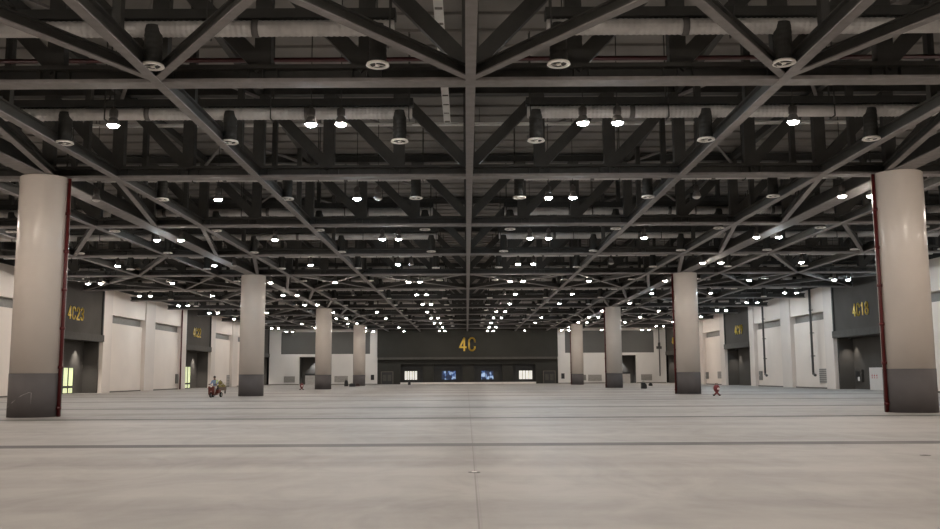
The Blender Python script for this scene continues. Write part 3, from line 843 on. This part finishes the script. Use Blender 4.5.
build(MB().box(-.24, .24, -.50, .20, .20, .24).box(-.27, .27, .18, .62, .30, .60).box(-.05, .05, .2, .5, .16, .32), 'chassis', REDV, v)
sh = MB()
sh.prism((-.24, -.56, 0), (.24, -.56, 0), [(-.05, .24), (.0, .24), (.06, .80), (.0, .86), (-.10, .72)])
build(sh, 'front_shield', REDV, v)
build(MB().tube([(0, -.62, .20), (0, -.50, .92)], .028, 8), 'steering_post', CHROME, v)
hbm = MB().tube([(-.36, -.40, 1.0), (-.2, -.45, .98), (0, -.50, .93), (.2, -.45, .98), (.36, -.40, 1.0)], .016, 8)
build(hbm, 'handlebar', BLACK, v)
build(MB().ball((0, -.60, .84), .07, .05, .07), 'headlamp', RING, v)
build(MB().box(-.17, .17, -.12, .34, .60, .66).box(-.17, .17, .30, .37, .62, .90), 'saddle', BLACK, v)
build(MB().ball((0, -.62, .40), .11, .24, .07), 'mudguard', REDV, v)
tag(v, 'red three-wheeled scooter ridden by the person near the left wall', 'scooter')
p = on_floor(220.0, 393.6)
ct = empty('hand_cart', (p.x, p.y+.4, 0), (0, 0, .3))
build(MB().box(-.45, .45, -.6, .6, .30, .36).box(-.45, .45, -.6, -.56, .36, .62).box(-.45, .45, .56, .6, .36, .62).box(-.45, -.41, -.6, .6, .36, .62).box(.41, .45, -.6, .6, .36, .62), 'tray', CARTM, ct)
for cpos in ((-.36, -.42, .14), (.36, -.42, .14), (-.36, .42, .14), (.36, .42, .14)):
    tr, hub = wheel(cpos, .14, .07); w = build(tr, 'wheel', RUB, ct); build(hub, 'hub', CHROME, w)
fk = MB()
for cpos in ((-.36, -.42, .14), (.36, -.42, .14), (-.36, .42, .14), (.36, .42, .14)): fk.box(cpos[0]-.05, cpos[0]+.05, cpos[1]-.03, cpos[1]+.03, .14, .30)
build(fk, 'wheel_forks', CARTM, ct)
build(MB().tube([(-.4, .58, .6), (-.4, .66, 1.0), (.4, .66, 1.0), (.4, .58, .6)], .02, 8), 'push_handle', CHROME, ct)
tag(ct, 'brown hand cart with dark wheels just behind the rider on the left', 'cart')
for i, (dx, dy, dz, r, lab) in enumerate(((-.15, -.2, .60, .27, 'olive yellow sack lying lower on the brown hand cart'), (.12, .18, .63, .27, 'olive yellow sack at the back of the brown hand cart'), (-.12, .05, 1.02, .22, 'olive yellow sack on top of the load on the hand cart'))):
    o = empty('sack', (p.x+dx, p.y+.4+dy, 0))
    build(MB().ball((0, 0, dz), r*1.0, r*.85, r*.9), 'bag_body', SACK, o)
    build(MB().lathe([(.03, dz+r*.85), (.05, dz+r*.95), (.10, dz+r*1.15), (0, dz+r*1.1)], 10), 'tied_neck', SACK, o)
    tag(o, lab, 'sack', 'sacks on the hand cart')

def red_stand(px, py, hgt, label):
    p = on_floor(px, py)
    o = empty('folding_stand', (p.x, p.y+.1, 0), (0, 0, .1)); k = hgt/.9
    for s in (-1, 1):
        build(MB().bar((s*.22*k, -.02*s, .03), (-s*.16*k, -.02*s, .40*k), .10*k, .11*k), 'crossed_leg', REDS, o)
        build(MB().ball((s*.22*k, -.02*s, .055*k), .095*k, .11*k, .055*k), 'foot', RUB, o)
    build(MB().lathe([(0, .30*k), (.17*k, .33*k), (.235*k, .50*k), (.225*k, .68*k), (.15*k, .80*k), (0, .83*k)], 16), 'drum_body', REDS, o)
    build(MB().lathe([(0, 0), (.095*k, 0), (.095*k, .05), (0, .05)], 18, (.05*k, -.27*k, .52*k), axis='y'), 'round_plate', PINK, o)
    build(MB().tube([(-.10*k, 0, .76*k), (-.10*k, 0, .92*k), (.10*k, 0, .92*k), (.10*k, 0, .76*k)], .02, 6), 'carry_handle', REDS, o)
    tag(o, label, 'stand', 'red folding stands')
red_stand(717.2, 395.8, .88, 'dark red cross-legged stand with pale plate, right of the second right column')
red_stand(301.5, 390.0, .82, 'dark red cross-legged stand with a pale plate, left of the third left column')

def bag(px, py, w, h, d, m, label, cat='bag', lean=0):
    p = on_floor(px, py)
    o = empty('tool_bag', (p.x, p.y+d/2, 0), (0, 0, .2))
    bm_ = MB()
    prof = [(-w/2, 0), (w/2, 0), (w/2*.96, h*.55), (w/2*.7+lean, h*.92), (-w/2*.5+lean, h), (-w/2*.92, h*.6)]
    bm_._add([(x, -d/2, z) for x, z in prof]+[(x, d/2, z) for x, z in prof],
             [tuple(range(6)), tuple(range(11, 5, -1))]+[(i, (i+1) % 6, (i+1) % 6+6, i+6) for i in range(6)])
    ob = build(bm_, 'bag_body', m, o)
    bv = ob.modifiers.new('bevel', 'BEVEL'); bv.width = min(w, h, d)*.15; bv.segments = 2
    build(MB().tube([(-w*.2+lean*.5, 0, h*.93), (-w*.15+lean*.5, 0, h*1.12), (w*.15+lean*.5, 0, h*1.12), (w*.2+lean*.5, 0, h*.9)], .02, 6), 'grip', m, o)
    tag(o, label, cat, 'bags on the far floor')
bag(346, 386.3, .62, 1.0, .4, BLACK, 'upright black bag in front of the left far wall vent')
bag(352, 386.6, 1.0, .5, .5, BLACK, 'low black bag left of the fourth left column foot')
bag(357.3, 386.2, .7, .40, .4, mat('dark_maroon', (.03, .012, .010), .7), 'low dark maroon bag at the fourth left column foot')
bag(644.3, 388.7, .62, .75, .5, BLACK, 'black slouching bag on the floor below the far right vent', lean=-.15)
bag(650.8, 385.9, .5, .42, .4, BLACK, 'small black bag lying right of the slouching black bag')
bag(409.2, 384.9, .5, .55, .4, BLACK, 'small black bag against the white kerb under the left lit windows')

# ------------------------------------------------------------------ world, camera, view
w = bpy.data.worlds.new('World'); SC.world = w; w.use_nodes = True
w.node_tree.nodes['Background'].inputs[0].default_value = (0, 0, 0, 1)
w.node_tree.nodes['Background'].inputs[1].default_value = 0
cd = bpy.data.cameras.new('Camera'); co = bpy.data.objects.new('Camera', cd); COL.objects.link(co)
cd.sensor_width = 36; cd.sensor_fit = 'HORIZONTAL'; cd.lens = F/940*36; cd.shift_x = (470-VPX)/940
cd.clip_start = .1; cd.clip_end = 600
co.matrix_world = Matrix.Translation(CAM) @ R_.to_4x4()
SC.camera = co
SC.view_settings.view_transform = 'Standard'; SC.view_settings.look = 'None'
SC.view_settings.gamma = 1; SC.view_settings.use_curve_mapping = False
SC.view_settings.exposure = 0.0
SC.cycles.max_bounces = 8; SC.cycles.diffuse_bounces = 5; SC.cycles.glossy_bounces = 3
SC.cycles.caustics_reflective = False; SC.cycles.caustics_refractive = False
SC.cycles.sample_clamp_indirect = 4
